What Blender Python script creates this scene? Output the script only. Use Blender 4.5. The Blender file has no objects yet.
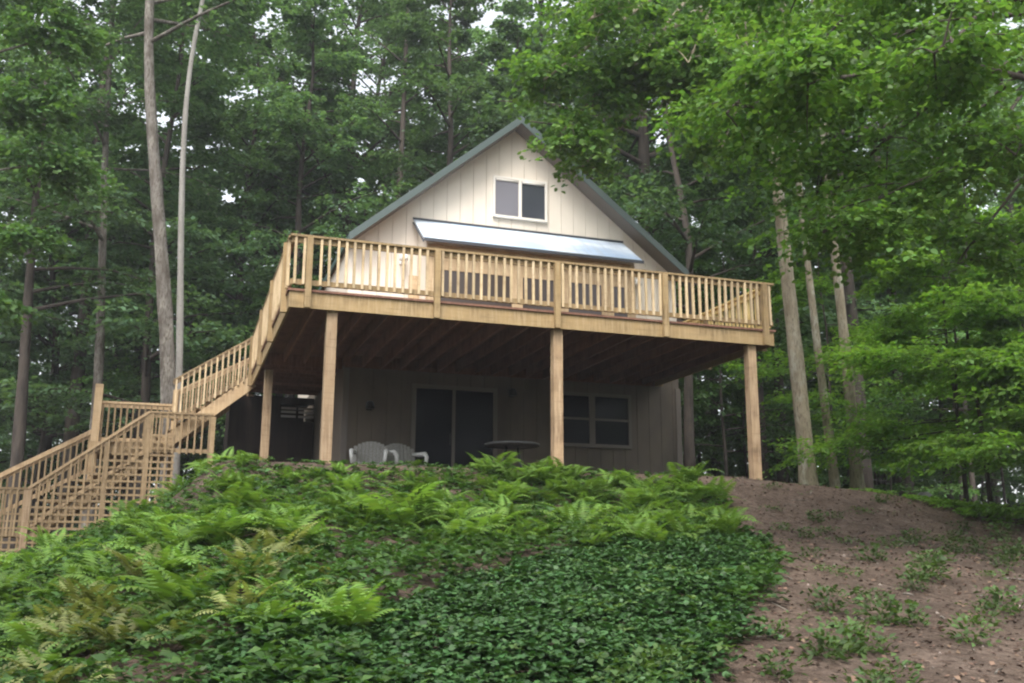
import bpy, math, random
import numpy as np
from mathutils import Vector, Matrix

R = math.radians
rng = np.random.default_rng(7)
random.seed(7)
S = bpy.context.scene
COL = S.collection

# ------------------------------------------------------------------ camera, world, sun, exposure
cam_d = bpy.data.cameras.new('camera')
cam = bpy.data.objects.new('camera', cam_d); COL.objects.link(cam)
cam_d.sensor_width = 36.0
cam_d.lens = 980.0 / 1024.0 * 36.0
cam_d.clip_start = 0.1
cam_d.clip_end = 1500
YAW, PITCH, ROLL = R(18.583), R(12.234), R(0.256)
fw = Vector((math.sin(YAW) * math.cos(PITCH), math.cos(YAW) * math.cos(PITCH), math.sin(PITCH)))
r0 = Vector((math.cos(YAW), -math.sin(YAW), 0)); u0 = r0.cross(fw)
rv = math.cos(ROLL) * r0 + math.sin(ROLL) * u0
uv = -math.sin(ROLL) * r0 + math.cos(ROLL) * u0
CAM = Vector((-1.4386, -15.3572, -3.8059))
cam.matrix_world = Matrix(((rv.x, uv.x, -fw.x, CAM.x), (rv.y, uv.y, -fw.y, CAM.y), (rv.z, uv.z, -fw.z, CAM.z), (0, 0, 0, 1)))
S.camera = cam

SUN_EL, SUN_AZ = R(57), R(208)        # azimuth clockwise from +Y (behind the camera, a little left)
W = bpy.data.worlds.new('World'); S.world = W; W.use_nodes = True
nt = W.node_tree; bg = nt.nodes['Background']
sky = nt.nodes.new('ShaderNodeTexSky'); sky.sky_type = 'NISHITA'; sky.sun_disc = False
sky.sun_elevation = SUN_EL; sky.sun_rotation = SUN_AZ
sky.air_density = 1.0; sky.dust_density = 3.0; sky.ozone_density = 1.0
hs = nt.nodes.new('ShaderNodeHueSaturation'); hs.inputs['Saturation'].default_value = 0.25
nt.links.new(sky.outputs[0], hs.inputs['Color']); nt.links.new(hs.outputs[0], bg.inputs[0])
bg.inputs[1].default_value = 0.15
sd = bpy.data.lights.new('sun', 'SUN'); sd.energy = 1.2; sd.angle = R(28); sd.color = (1, .96, .9)
sun = bpy.data.objects.new('sun', sd); COL.objects.link(sun)
sv = Vector((math.sin(SUN_AZ) * math.cos(SUN_EL), math.cos(SUN_AZ) * math.cos(SUN_EL), math.sin(SUN_EL)))
sun.rotation_euler = sv.to_track_quat('Z', 'Y').to_euler()
S.view_settings.view_transform = 'Standard'; S.view_settings.look = 'None'
S.view_settings.gamma = 1; S.view_settings.use_curve_mapping = False
S.view_settings.exposure = 1.7
S.render.engine = 'CYCLES'
cy = S.cycles
cy.max_bounces = 5; cy.diffuse_bounces = 3; cy.glossy_bounces = 2; cy.transmission_bounces = 3; cy.transparent_max_bounces = 4
cy.use_denoising = True
cy.filter_width = 2.2
cy.sample_clamp_indirect = 8

# ------------------------------------------------------------------ helpers: tags
def tag(o, label=None, cat=None, group=None, kind=None):
    if label: o['label'] = label
    if cat: o['category'] = cat
    if group: o['group'] = group
    if kind: o['kind'] = kind
    return o

def empty(name, loc=(0, 0, 0), rz=0, scale=1):
    o = bpy.data.objects.new(name, None); COL.objects.link(o)
    o.location = loc; o.rotation_euler = (0, 0, rz); o.scale = (scale,) * 3
    o.empty_display_size = .1
    return o

def link(name, me, parent=None, loc=None):
    o = bpy.data.objects.new(name, me); COL.objects.link(o)
    if parent: o.parent = parent
    if loc is not None: o.location = loc
    return o

def copy_tree(o, parent=None):
    c = o.copy(); COL.objects.link(c); c.parent = parent
    for ch in list(o.children): copy_tree(ch, c)
    return c

# ------------------------------------------------------------------ helpers: meshes
class MB:
    def __init__(s): s.v = []; s.f = []; s.sm = []
    def add(s, vs, fs, smooth=False):
        b = len(s.v); s.v += [tuple(map(float, v)) for v in vs]
        for f in fs: s.f.append(tuple(b + i for i in f)); s.sm.append(smooth)
        return s
    def box(s, x0, x1, y0, y1, z0, z1):
        vs = [(x, y, z) for z in (z0, z1) for y in (y0, y1) for x in (x0, x1)]
        return s.add(vs, [(0, 2, 3, 1), (4, 5, 7, 6), (0, 1, 5, 4), (2, 6, 7, 3), (0, 4, 6, 2), (1, 3, 7, 5)])
    def beam(s, p, q, w, h, up=(0, 0, 1)):
        p = Vector(p); q = Vector(q); d = (q - p).normalized(); up = Vector(up)
        sx = d.cross(up)
        if sx.length < 1e-4: sx = d.cross(Vector((0, 1, 0)))
        sx.normalize(); sz = sx.cross(d)
        vs = []
        for c in (p, q):
            for a, b in ((-1, -1), (1, -1), (1, 1), (-1, 1)):
                vs.append(c + sx * (a * w / 2) + sz * (b * h / 2))
        return s.add(vs, [(0, 1, 2, 3), (7, 6, 5, 4), (0, 4, 5, 1), (1, 5, 6, 2), (2, 6, 7, 3), (3, 7, 4, 0)])
    def prism(s, poly, y0, y1):      # polygon in XZ (counter-clockwise seen from -Y), extruded along Y
        n = len(poly)
        vs = [(x, y0, z) for x, z in poly] + [(x, y1, z) for x, z in poly]
        fs = [tuple(range(n)), tuple(range(2 * n - 1, n - 1, -1))]
        for i in range(n):
            j = (i + 1) % n; fs.append((i, i + n, j + n, j))
        return s.add(vs, fs)
    def prismx(s, poly, x0, x1):     # polygon in YZ extruded along X
        n = len(poly)
        vs = [(x0, y, z) for y, z in poly] + [(x1, y, z) for y, z in poly]
        fs = [tuple(range(n - 1, -1, -1)), tuple(range(n, 2 * n))]
        for i in range(n):
            j = (i + 1) % n; fs.append((i, j, j + n, i + n))
        return s.add(vs, fs)
    def tube(s, pts, rad, n=8, cap=True):
        pts = [Vector(p) for p in pts]; vs = []; fs = []
        for i, p in enumerate(pts):
            d = (pts[min(i + 1, len(pts) - 1)] - pts[max(i - 1, 0)]).normalized()
            a = d.cross(Vector((0.31, 0.95, 0.05)));
            if a.length < .05: a = d.cross(Vector((1, 0, 0)))
            a.normalize(); b = d.cross(a)
            for k in range(n):
                t = 2 * math.pi * k / n
                vs.append(p + (a * math.cos(t) + b * math.sin(t)) * rad[i])
        for i in range(len(pts) - 1):
            for k in range(n):
                k2 = (k + 1) % n
                fs.append((i * n + k, i * n + k2, (i + 1) * n + k2, (i + 1) * n + k))
        s.add(vs, fs, True)
        if cap:
            b = len(s.v) - len(vs); m = len(pts) - 1
            s.f.append(tuple(b + k for k in range(n - 1, -1, -1))); s.sm.append(False)
            s.f.append(tuple(b + m * n + k for k in range(n))); s.sm.append(False)
        return s
    def lathe(s, prof, c=(0, 0, 0), n=20):
        vs = []; fs = []
        for r, z in prof:
            for k in range(n):
                t = 2 * math.pi * k / n; vs.append((c[0] + r * math.cos(t), c[1] + r * math.sin(t), c[2] + z))
        for i in range(len(prof) - 1):
            for k in range(n):
                k2 = (k + 1) % n; fs.append((i * n + k, i * n + k2, (i + 1) * n + k2, (i + 1) * n + k))
        return s.add(vs, fs, True)
    def mesh(s, name, mat, bevel=0):
        me = bpy.data.meshes.new(name); me.from_pydata(s.v, [], s.f)
        me.polygons.foreach_set('use_smooth', s.sm)
        if mat: me.materials.append(mat)
        me.update(); return me
    def build(s, name, mat, parent=None, loc=None):
        return link(name, s.mesh(name, mat), parent, loc)

def poly_mesh(name, V, k, mat, smooth=False):
    """V: (n, k, 3) array, n polygons of k vertices each."""
    n = V.shape[0]
    me = bpy.data.meshes.new(name)
    me.vertices.add(n * k); me.vertices.foreach_set('co', V.astype(np.float32).ravel())
    me.loops.add(n * k); me.loops.foreach_set('vertex_index', np.arange(n * k, dtype=np.int32))
    me.polygons.add(n); me.polygons.foreach_set('loop_start', np.arange(0, n * k, k, dtype=np.int32))
    try: me.polygons.foreach_set('loop_total', np.full(n, k, dtype=np.int32))
    except Exception: pass
    me.materials.append(mat); me.update(calc_edges=True)
    return me

def nrm(a): return a / np.maximum(np.linalg.norm(a, axis=-1, keepdims=True), 1e-9)

LEAF4 = np.array([(0, 0, 0), (.36, .42, .10), (0, 1, -.06), (-.36, .42, .10)])
LEAF6 = np.array([(0, 0, 0), (.40, .18, .06), (.46, .58, .08), (0, 1, -.08), (-.46, .58, .08), (-.40, .18, .06)])
LEAF5 = np.array([(0, 0, 0), (.5, .5, .06), (.2, 1.0, -.02), (-.2, 1.0, -.02), (-.5, .5, .06)])
def leaf_polys(P, D, N, L, shape=LEAF4, wid=1.0):
    D = nrm(D); X = nrm(np.cross(D, N)); Z = np.cross(X, D)
    L = L[:, None, None]
    return P[:, None, :] + L * (shape[None, :, 0:1] * wid * X[:, None, :] + shape[None, :, 1:2] * D[:, None, :] + shape[None, :, 2:3] * Z[:, None, :])

def spray_leaves(st, d, ln, k, leaf, g, spread=.34, droop=.18, tilt=.42, shape=LEAF4, wid=1.0):
    """k leaves on every twig: st (M,3) starts, d (M,3) directions, ln (M,) lengths -> polygons."""
    M = len(st); d = nrm(d)
    t = g.uniform(.08, 1.0, (M, k)); off = g.uniform(-1, 1, (M, k)) * spread * (1.15 - .7 * t)
    up = np.array([0, 0, 1.0]); lat = nrm(np.cross(d, up)); nn = np.cross(lat, d)
    P = st[:, None] + d[:, None] * (t * ln[:, None])[..., None] + lat[:, None] * (off * ln[:, None])[..., None]
    P = P + nn[:, None] * (g.normal(0, .035, (M, k)) * ln[:, None])[..., None]
    P[..., 2] -= droop * ln[:, None] * (t ** 2 + .6 * np.abs(off))
    D = d[:, None] * .7 + lat[:, None] * (np.sign(off) * g.uniform(.2, 1.1, (M, k)))[..., None] + g.normal(0, .3, (M, k, 3))
    D[..., 2] -= .25
    N = up + g.normal(0, tilt, (M, k, 3))
    L = leaf * g.uniform(.65, 1.25, (M, k))
    return leaf_polys(P.reshape(-1, 3), D.reshape(-1, 3), N.reshape(-1, 3), L.ravel(), shape, wid)

# ------------------------------------------------------------------ materials
MATS = {}
def mat(name, col, rough=.7, spec=.3, metal=0, noise=None, bump=None, vary=0.0, island=0.0, trans=0.0, extra=None):
    m = bpy.data.materials.new(name); m.use_nodes = True; t = m.node_tree; N = t.nodes; Lk = t.links
    b = N['Principled BSDF']; b.inputs['Roughness'].default_value = rough
    b.inputs['Specular IOR Level'].default_value = spec; b.inputs['Metallic'].default_value = metal
    c = N.new('ShaderNodeRGB'); c.outputs[0].default_value = (*col, 1); out = c.outputs[0]
    def mix(fac_sock, a_sock, colb, mode='MIX', f=1):
        mx = N.new('ShaderNodeMix'); mx.data_type = 'RGBA'; mx.blend_type = mode
        if fac_sock is None: mx.inputs[0].default_value = f
        else: Lk.new(fac_sock, mx.inputs[0])
        Lk.new(a_sock, mx.inputs[6])
        if isinstance(colb, tuple): mx.inputs[7].default_value = (*colb, 1)
        else: Lk.new(colb, mx.inputs[7])
        return mx.outputs[2]
    tc = N.new('ShaderNodeTexCoord')
    for nz in (noise or []):           # (scale vector, detail, lo, hi, colour)
        mp = N.new('ShaderNodeMapping'); mp.inputs['Scale'].default_value = nz[0]
        Lk.new(tc.outputs['Object'], mp.inputs[0])
        oi = N.new('ShaderNodeObjectInfo')
        ad = N.new('ShaderNodeVectorMath'); ad.operation = 'ADD'
        sc = N.new('ShaderNodeMath'); sc.operation = 'MULTIPLY'; sc.inputs[1].default_value = 37.0
        Lk.new(oi.outputs['Random'], sc.inputs[0]); Lk.new(mp.outputs[0], ad.inputs[0]); Lk.new(sc.outputs[0], ad.inputs[1])
        n = N.new('ShaderNodeTexNoise'); n.inputs['Scale'].default_value = 1; n.inputs['Detail'].default_value = nz[1]; n.inputs['Roughness'].default_value = .6
        Lk.new(ad.outputs[0], n.inputs['Vector'])
        rp = N.new('ShaderNodeMapRange'); rp.inputs[1].default_value = nz[2]; rp.inputs[2].default_value = nz[3]
        Lk.new(n.outputs['Fac'], rp.inputs[0])
        out = mix(rp.outputs[0], out, nz[4])
    if vary or island:
        h = N.new('ShaderNodeHueSaturation')
        def rnd(sock, lo, hi):
            r = N.new('ShaderNodeMapRange'); r.inputs[3].default_value = lo; r.inputs[4].default_value = hi; Lk.new(sock, r.inputs[0]); return r.outputs[0]
        if vary:
            oi = N.new('ShaderNodeObjectInfo'); Lk.new(rnd(oi.outputs['Random'], 1 - vary, 1 + vary), h.inputs['Value'])
        if island:
            ge = N.new('ShaderNodeNewGeometry')
            Lk.new(out, h.inputs['Color']); out = h.outputs[0]
            h2 = N.new('ShaderNodeHueSaturation')
            Lk.new(rnd(ge.outputs['Random Per Island'], 1 - island, 1 + island), h2.inputs['Value'])
            wn = N.new('ShaderNodeTexWhiteNoise'); wn.noise_dimensions = '1D'; Lk.new(ge.outputs['Random Per Island'], wn.inputs['W'])
            Lk.new(rnd(wn.outputs['Value'], .482, .512), h2.inputs['Hue'])
            h = h2
        Lk.new(out, h.inputs['Color']); out = h.outputs[0]
    Lk.new(out, b.inputs['Base Color'])
    if bump:
        mp = N.new('ShaderNodeMapping'); mp.inputs['Scale'].default_value = bump[0]; Lk.new(tc.outputs['Object'], mp.inputs[0])
        n = N.new('ShaderNodeTexNoise'); n.inputs['Scale'].default_value = 1; n.inputs['Detail'].default_value = 5; Lk.new(mp.outputs[0], n.inputs['Vector'])
        bp = N.new('ShaderNodeBump'); bp.inputs['Strength'].default_value = bump[1]; bp.inputs['Distance'].default_value = bump[2]
        Lk.new(n.outputs['Fac'], bp.inputs['Height']); Lk.new(bp.outputs[0], b.inputs['Normal'])
    if trans:
        tr = N.new('ShaderNodeBsdfTranslucent'); ms = N.new('ShaderNodeMixShader'); ms.inputs[0].default_value = trans
        tint = mix(None, out, (1.0, 1.05, .45), 'MULTIPLY', 1.0)
        g2 = N.new('ShaderNodeHueSaturation'); g2.inputs['Value'].default_value = 1.6; Lk.new(tint, g2.inputs['Color'])
        Lk.new(g2.outputs[0], tr.inputs[0])
        Lk.new(b.outputs[0], ms.inputs[1]); Lk.new(tr.outputs[0], ms.inputs[2])
        Lk.new(ms.outputs[0], N['Material Output'].inputs[0])
    MATS[name] = m; return m

def wood(name, col, dark, light, vary=.2):
    return mat(name, col, .75, .25, noise=[((3, 3, 3), 3, .42, .70, dark), ((.8, .8, 3), 5, .56, .72, tuple(c * .75 for c in dark)), ((28, 28, 2.2), 4, .45, .72, light), ((2.2, 40, 40), 3, .55, .8, dark)], bump=((40, 40, 6), .35, .012), vary=vary)
M_deck = wood('deck_wood', (.285, .198, .096), (.185, .128, .064), (.35, .255, .142))
M_bal = wood('baluster_wood', (.49, .375, .222), (.33, .235, .135), (.54, .425, .285), .2)
M_post = wood('post_wood', (.34, .235, .14), (.22, .145, .085), (.43, .32, .21))
M_stair = wood('stair_wood', (.255, .18, .098), (.175, .12, .065), (.32, .235, .14))
M_fresh = wood('fresh_lumber', (.43, .305, .175), (.32, .215, .12), (.50, .375, .235))
M_litrail = wood('lit_rail_wood', (.66, .50, .20), (.55, .39, .14), (.72, .58, .29))  # light on the right railing's inner face, put into its wood colour
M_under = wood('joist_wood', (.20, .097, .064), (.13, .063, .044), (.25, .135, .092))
M_cream = mat('cream_siding', (.70, .625, .53), .65, .3, noise=[((1.5, 1.5, .8), 4, .45, .8, (.62, .55, .46)), ((9, 9, .6), 3, .55, .85, (.66, .58, .49))], bump=((60, 60, 3), .2, .004))
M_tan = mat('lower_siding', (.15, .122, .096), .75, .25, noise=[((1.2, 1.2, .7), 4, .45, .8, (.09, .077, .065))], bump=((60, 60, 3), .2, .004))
M_trim = mat('white_trim', (.72, .67, .60), .5, .4, noise=[((2, 2, 2), 3, .5, .9, (.70, .67, .62))])
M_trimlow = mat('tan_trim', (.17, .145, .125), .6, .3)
M_roof = mat('green_metal_roof', (.055, .095, .085), .45, .5, noise=[((1, 1, 1), 3, .45, .8, (.08, .12, .11))])
M_fascia = mat('green_fascia', (.062, .085, .080), .5, .4, noise=[((.8, .8, .8), 3, .45, .8, (.075, .10, .092))])
M_soffit = mat('soffit', (.16, .14, .12), .8, .2)
M_bayroof = mat('sky_tinted_metal_roof', (.40, .52, .68), .38, .5, .2, noise=[((.55, 1.2, 1.2), 3, .42, .62, (.70, .76, .82)), ((7, .7, .7), 3, .55, .8, (.42, .48, .56))], bump=((5, .5, .5), .25, .02))  # blue and white of the reflected sky put into the base colour
M_darkmetal = mat('dark_drip_edge', (.05, .055, .065), .5, .4)
M_header = wood('bay_board', (.40, .29, .17), (.30, .21, .12), (.47, .36, .23))
M_glass = mat('dark_window_glass', (.006, .007, .012), .10, .10)
M_bayglass = mat('bay_glass', (.055, .042, .036), .15, .3)
M_screen = mat('window_screen', (.17, .165, .185), .5, .3)
M_gpane = mat('upper_glass', (.05, .055, .065), .12, .6)
M_white = mat('white_plastic', (.75, .74, .71), .45, .4)
M_wicker = mat('pale_wicker', (.42, .41, .38), .8, .2, noise=[((60, 60, 60), 2, .4, .6, (.25, .24, .22))])
M_black = mat('black_metal', (.02, .02, .022), .5, .4)
M_table = mat('table_top', (.10, .10, .10), .4, .4, noise=[((4, 4, 4), 3, .4, .7, (.15, .15, .145))])
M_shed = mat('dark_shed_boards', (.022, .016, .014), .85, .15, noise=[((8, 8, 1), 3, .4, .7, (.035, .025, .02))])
M_slat = mat('pale_slats', (.40, .38, .37), .6, .3)
M_soil = None

M_bark_grey = mat('grey_bark', (.175, .16, .142), .95, .1, noise=[((5, 5, 1.2), 5, .42, .66, (.075, .062, .05)), ((3, 3, 1.6), 4, .5, .66, (.27, .25, .215)), ((40, 40, 7), 3, .5, .6, (.085, .07, .055))], bump=((22, 22, 5), .8, .03), vary=.15)
M_bark_pale = mat('pale_bark', (.25, .238, .215), .9, .1, noise=[((5, 5, 2), 5, .45, .7, (.20, .185, .165)), ((14, 14, 26), 2, .62, .72, (.10, .09, .08))], bump=((22, 22, 6), .6, .02))
M_bark_tan = mat('tan_bark', (.35, .30, .22), .95, .1, noise=[((5, 5, 1.2), 5, .42, .66, (.20, .165, .115)), ((3, 3, 1.6), 4, .5, .66, (.40, .38, .31)), ((40, 40, 7), 3, .52, .64, (.19, .155, .11))], bump=((22, 22, 5), .8, .03))
M_bark_dark = mat('dark_bark', (.075, .062, .052), .95, .1, noise=[((5, 5, 1.2), 4, .42, .66, (.04, .034, .03))], bump=((22, 22, 5), .8, .03), vary=.35)
M_leaf_far = mat('forest_leaf', (.094, .168, .086), .6, .25, vary=.34, island=.35, trans=.40)
M_leaf_mid = mat('understory_leaf', (.085, .17, .055), .55, .3, vary=.22, island=.3, trans=.38)
M_leaf_near = mat('maple_leaf', (.088, .172, .040), .5, .35, island=.35, trans=.42)
M_leaf_bright = mat('bright_maple_leaf', (.12, .225, .045), .5, .35, vary=.12, island=.3, trans=.5)
M_fern = mat('fern_frond', (.092, .165, .036), .65, .2, vary=.4, island=.25, trans=.35)
M_fern_old = mat('yellowing_fern_frond', (.145, .165, .062), .7, .2, vary=.35, island=.3, trans=.3)
M_cover = mat('ground_cover_leaf', (.034, .082, .024), .5, .35, vary=0, island=.55, trans=.2)
M_brush = mat('undergrowth_leaf', (.040, .088, .022), .55, .3, island=.45, trans=.3)
M_weed = mat('weed_leaf', (.056, .100, .030), .6, .3, vary=.25, island=.35, trans=.3)
M_litter = mat('leaf_litter', (.105, .07, .05), .9, .1, island=.8)
M_rock = mat('rock', (.16, .155, .16), .9, .2, noise=[((5, 5, 5), 5, .4, .7, (.28, .27, .27))], bump=((9, 9, 9), .6, .03))
M_stone = mat('pebble', (.19, .16, .135), .9, .2, island=.4)

# ------------------------------------------------------------------ ground
PH = rng.uniform(0, 6.28, (10, 2)); 
def ground_z(x, y):
    x = np.asarray(x, float); y = np.asarray(y, float)
    dx = np.maximum(0, -.8 - x); dy = np.maximum(0, -.5 - y)
    d = 2.15 * dx + dy
    d = np.where(d < .5, d * d, d - .25)
    z = -2.50 - .43 * np.minimum(d, 2) - .185 * np.clip(d - 2, 0, 8) - .11 * np.maximum(0, np.minimum(d, 26) - 10)
    z = z - .062 * np.clip(x - 7.5, 0, 14)
    rise = np.clip((x - 8.5) / 3, 0, 1)
    z = z + .10 * np.clip(y - .5, 0, 8) * rise + .035 * np.clip(y - 8, 0, 120) * np.clip((x + 4) / 10, 0, 1)
    und = np.clip((-y - 1.5) / 3, 0, 1) + np.clip((y - 9) / 4, 0, 1) + np.clip((-x - 3) / 3, 0, 1) + np.clip((x - 10) / 3, 0, 1)
    b = 0
    for i, (fx, fy, a) in enumerate([(.9, .5, .035), (.4, 1.1, .05), (2.1, 1.3, .018), (1.4, 2.6, .018), (3.7, 2.9, .014), (.21, .17, .10), (7.1, 5.3, .010), (5.2, 8.3, .010)]):
        b = b + a * np.sin(fx * x + PH[i, 0]) * np.sin(fy * y + PH[i, 1])
    return z + b * np.clip(und, 0.08, 1)
def gz(x, y): return float(ground_z(x, y))

xs = np.concatenate([np.linspace(-140, -24, 16)[:-1], np.arange(-24, -8, .8), np.arange(-8, 16, .14), np.arange(16, 40, .8), np.linspace(40, 160, 16)])
ys = np.concatenate([np.linspace(-140, -24, 16)[:-1], np.arange(-24, -16, .6), np.arange(-16, 6, .14), np.arange(6, 50, .8), np.linspace(50, 180, 18)])
X, Y = np.meshgrid(xs, ys); Z = ground_z(X, Y)
nx, ny = len(xs), len(ys)
V = np.stack([X, Y, Z], -1).reshape(-1, 3)
i, j = np.meshgrid(np.arange(nx - 1), np.arange(ny - 1)); b0 = (j * nx + i).ravel()
F = np.stack([b0, b0 + 1, b0 + 1 + nx, b0 + nx], -1)
me = bpy.data.meshes.new('ground')
me.vertices.add(len(V)); me.vertices.foreach_set('co', V.astype(np.float32).ravel())
me.loops.add(F.size); me.loops.foreach_set('vertex_index', F.ravel().astype(np.int32))
me.polygons.add(len(F)); me.polygons.foreach_set('loop_start', np.arange(0, F.size, 4, dtype=np.int32))
me.polygons.foreach_set('use_smooth', np.ones(len(F), bool)); me.update(calc_edges=True)
M_soil = mat('soil', (.106, .077, .059), .95, .1,
             noise=[((.5, .5, .5), 4, .40, .62, (.066, .049, .038)), ((2.3, 2.3, 2.3), 5, .48, .7, (.135, .101, .08)), ((9, 9, 9), 5, .50, .64, (.062, .043, .033)), ((30, 30, 30), 3, .64, .74, (.26, .19, .15))],
             bump=((16, 16, 16), 1.0, .09))
me.materials.append(M_soil)
tag(link('ground', me), kind='structure')

# damp air: one closed box of even haze round everything built
hz = bpy.data.materials.new('haze'); hz.use_nodes = True; hz.node_tree.nodes.clear()
hv = hz.node_tree.nodes.new('ShaderNodeVolumePrincipled'); hv.inputs['Density'].default_value = .0008; hv.inputs['Color'].default_value = (.92, .96, 1, 1); hv.inputs['Anisotropy'].default_value = .2
ho = hz.node_tree.nodes.new('ShaderNodeOutputMaterial'); hz.node_tree.links.new(hv.outputs[0], ho.inputs['Volume'])
tag(MB().box(-150, 170, -150, 190, -14, 34).build('haze', hz), 'thin damp haze hanging among the trees', 'haze', None, 'stuff')
cy.volume_bounces = 0; cy.volume_step_rate = 4; cy.volume_max_steps = 64

# ------------------------------------------------------------------ house
XL, XR, WY, YB = 1.67, 9.47, 4.84, 13.4
AX, AZ = 5.40, 5.87                    # ridge (underside)
PL = (AZ - 2.72) / (AX - XL)
PR_ = (AZ - 2.66) / (XR - AX)
def roof_z(x): return AZ - (AX - x) * PL if x < AX else AZ - (x - AX) * PR_
house = empty('house', (0, 0, 0))
tag(house, 'cream board sided gable house with dark green roof and shaded walk-out lower floor', 'house')
gap = .008; bw = .305
up = MB()
up.prism([(XL + .02, .3), (XR - .02, .3), (XR - .02, roof_z(XR) - .03), (AX, AZ - .04), (XL + .02, roof_z(XL) - .03)], WY + .03, WY + .1)
x = XL
while x < XR - .01:
    a, b = x, min(x + bw - gap, XR)
    pts = [(a, .3), (b, .3), (b, roof_z(b))]
    if a < AX < b: pts.append((AX, AZ))
    pts.append((a, roof_z(a)))
    up.prism(pts, WY, WY + .03); x += bw
up.box(XL, XL + .1, WY + .101, YB, .29, 2.7); up.box(XR - .1, XR, WY + .101, YB, .29, 2.64)
up.prism([(XL, -2.9), (XR, -2.9), (XR, 2.6), (AX, AZ - .06), (XL, 2.66)], YB, YB + .1)
up.build('upper_wall', M_cream, house)
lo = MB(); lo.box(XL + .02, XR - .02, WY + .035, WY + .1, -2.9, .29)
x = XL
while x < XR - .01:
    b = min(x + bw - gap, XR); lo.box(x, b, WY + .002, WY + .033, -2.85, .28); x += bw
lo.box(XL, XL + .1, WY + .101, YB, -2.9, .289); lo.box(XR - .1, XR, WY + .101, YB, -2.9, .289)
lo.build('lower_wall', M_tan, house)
for a, b in ((XL - .03, XL + .10), (XR - .10, XR + .03)): MB().box(a, b, WY - .025, WY - .001, -2.85, -.02).build('corner_board', M_trimlow, house)
# roof: two slabs, overhanging the gable by 0.45 m
rf = MB(); OV = .45; EO = .10; TH = .10
for sx, e, p in ((-1, XL - EO, PL), (1, XR + EO, PR_)):
    ez = AZ - abs(AX - e) * p
    rf.prism([(AX, AZ + .012), (AX, AZ + .012 + TH * 1.28), (e, ez + .012 + TH * 1.28), (e, ez + .012)][::sx * 1], WY - OV, YB + .5)
rfo = rf.build('roof', M_roof, house)
fs = MB()
for sx, e, p in ((-1, XL - EO, PL), (1, XR + EO, PR_)):
    ez = AZ - abs(AX - e) * p
    t0, t1 = -.03, .012 + TH * 1.28 + .012
    fs.prism([(AX, AZ + t0), (AX, AZ + t1), (e, ez + t1), (e, ez + t0)][::sx * 1], WY - OV - .035, WY - OV - .002)
fs.build('rake_board', M_fascia, rfo)
sf = MB()
for sx, e, p in ((-1, XL - EO, PL), (1, XR + EO, PR_)):
    ez = AZ - abs(AX - e) * p
    sf.prism([(AX, AZ - .02), (AX, AZ + .006), (e, ez + .006), (e, ez - .02)][::sx * 1], WY - OV, WY - .002)
sf.build('soffit', M_soffit, rfo)

def window_frame(mb, x0, x1, z0, z1, y, w=.07, d=.05, mull=None, rail=None, mw=.06):
    mb.box(x0 - w, x0, y - d, y, z0 - w, z1 + w); mb.box(x1, x1 + w, y - d, y, z0 - w, z1 + w)
    mb.box(x0, x1, y - d + .003, y, z1, z1 + w); mb.box(x0 - .04, x1 + .04, y - d - .025, y - .003, z0 - w, z0 + .002)
    if mull: mb.box(mull - mw / 2, mull + mw / 2, y - d + .006, y, z0, z1)
    if rail:
        for a, b in rail[1]: mb.box(a, b, y - d + .009, y, rail[0] - .025, rail[0] + .025)
wn = MB(); window_frame(wn, 4.92, 6.13, 3.72, 4.62, WY - .001, .05, .05, 5.52, None, .075)
wo = wn.build('window', M_trim, house)
MB().box(4.925, 5.478, WY - .03, WY - .012, 3.725, 4.615).build('screen', M_screen, wo)
MB().box(5.562, 6.125, WY - .03, WY - .012, 3.725, 4.615).build('pane', M_gpane, wo)
rl = MB(); rl.tube([(4.94, WY - .035, 4.585), (5.47, WY - .035, 4.585)], [.028, .028], 8); rl.tube([(5.57, WY - .035, 4.585), (6.11, WY - .035, 4.585)], [.034, .034], 8)
rl.build('rolled_blind', M_trim, wo)
# bump-out bay with a low metal roof
B0, B1, BY = 3.15, 7.98, WY - .85
bay = MB(); bay.box(B0, B1, BY + .001, WY - .002, .302, 2.62)
bay.prismx([(BY, 2.62), (WY - .002, 2.62), (WY - .002, 3.28), (BY, 2.68)], B0, B1)
bo = bay.build('bay', M_cream, house)
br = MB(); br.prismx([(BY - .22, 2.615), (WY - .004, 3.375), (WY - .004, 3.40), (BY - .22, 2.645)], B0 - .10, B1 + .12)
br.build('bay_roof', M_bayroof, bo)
de = MB(); de.box(B0 - .11, B1 + .13, BY - .245, BY - .222, 2.585, 2.655)
de.prismx([(BY - .22, 2.56), (WY - .01, 3.31), (WY - .01, 3.345), (BY - .22, 2.595)], B0 - .125, B0 - .102)
de.box(B0 - .12, B1 + .14, WY - .014, WY - .003, 3.40, 3.45)
de.build('drip_edge', M_darkmetal, bo)
hd = MB(); hd.box(B0 + .01, B1 - .01, BY - .03, BY - .002, 2.05, 2.60)
for (a, b) in ((B0, 3.40), (5.05, 5.30), (6.02, 6.36), (7.15, 7.45), (7.78, B1)): hd.box(a, b, BY - .028, BY - .003, .31, 2.05)
hd.build('bay_header', M_header, bo)
for a, b in ((3.40, 5.05), (5.30, 6.02), (6.36, 7.15), (7.45, 7.78)):
    MB().box(a, b, BY - .015, BY - .004, .33, 2.05).build('pane', M_bayglass, bo)
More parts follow.
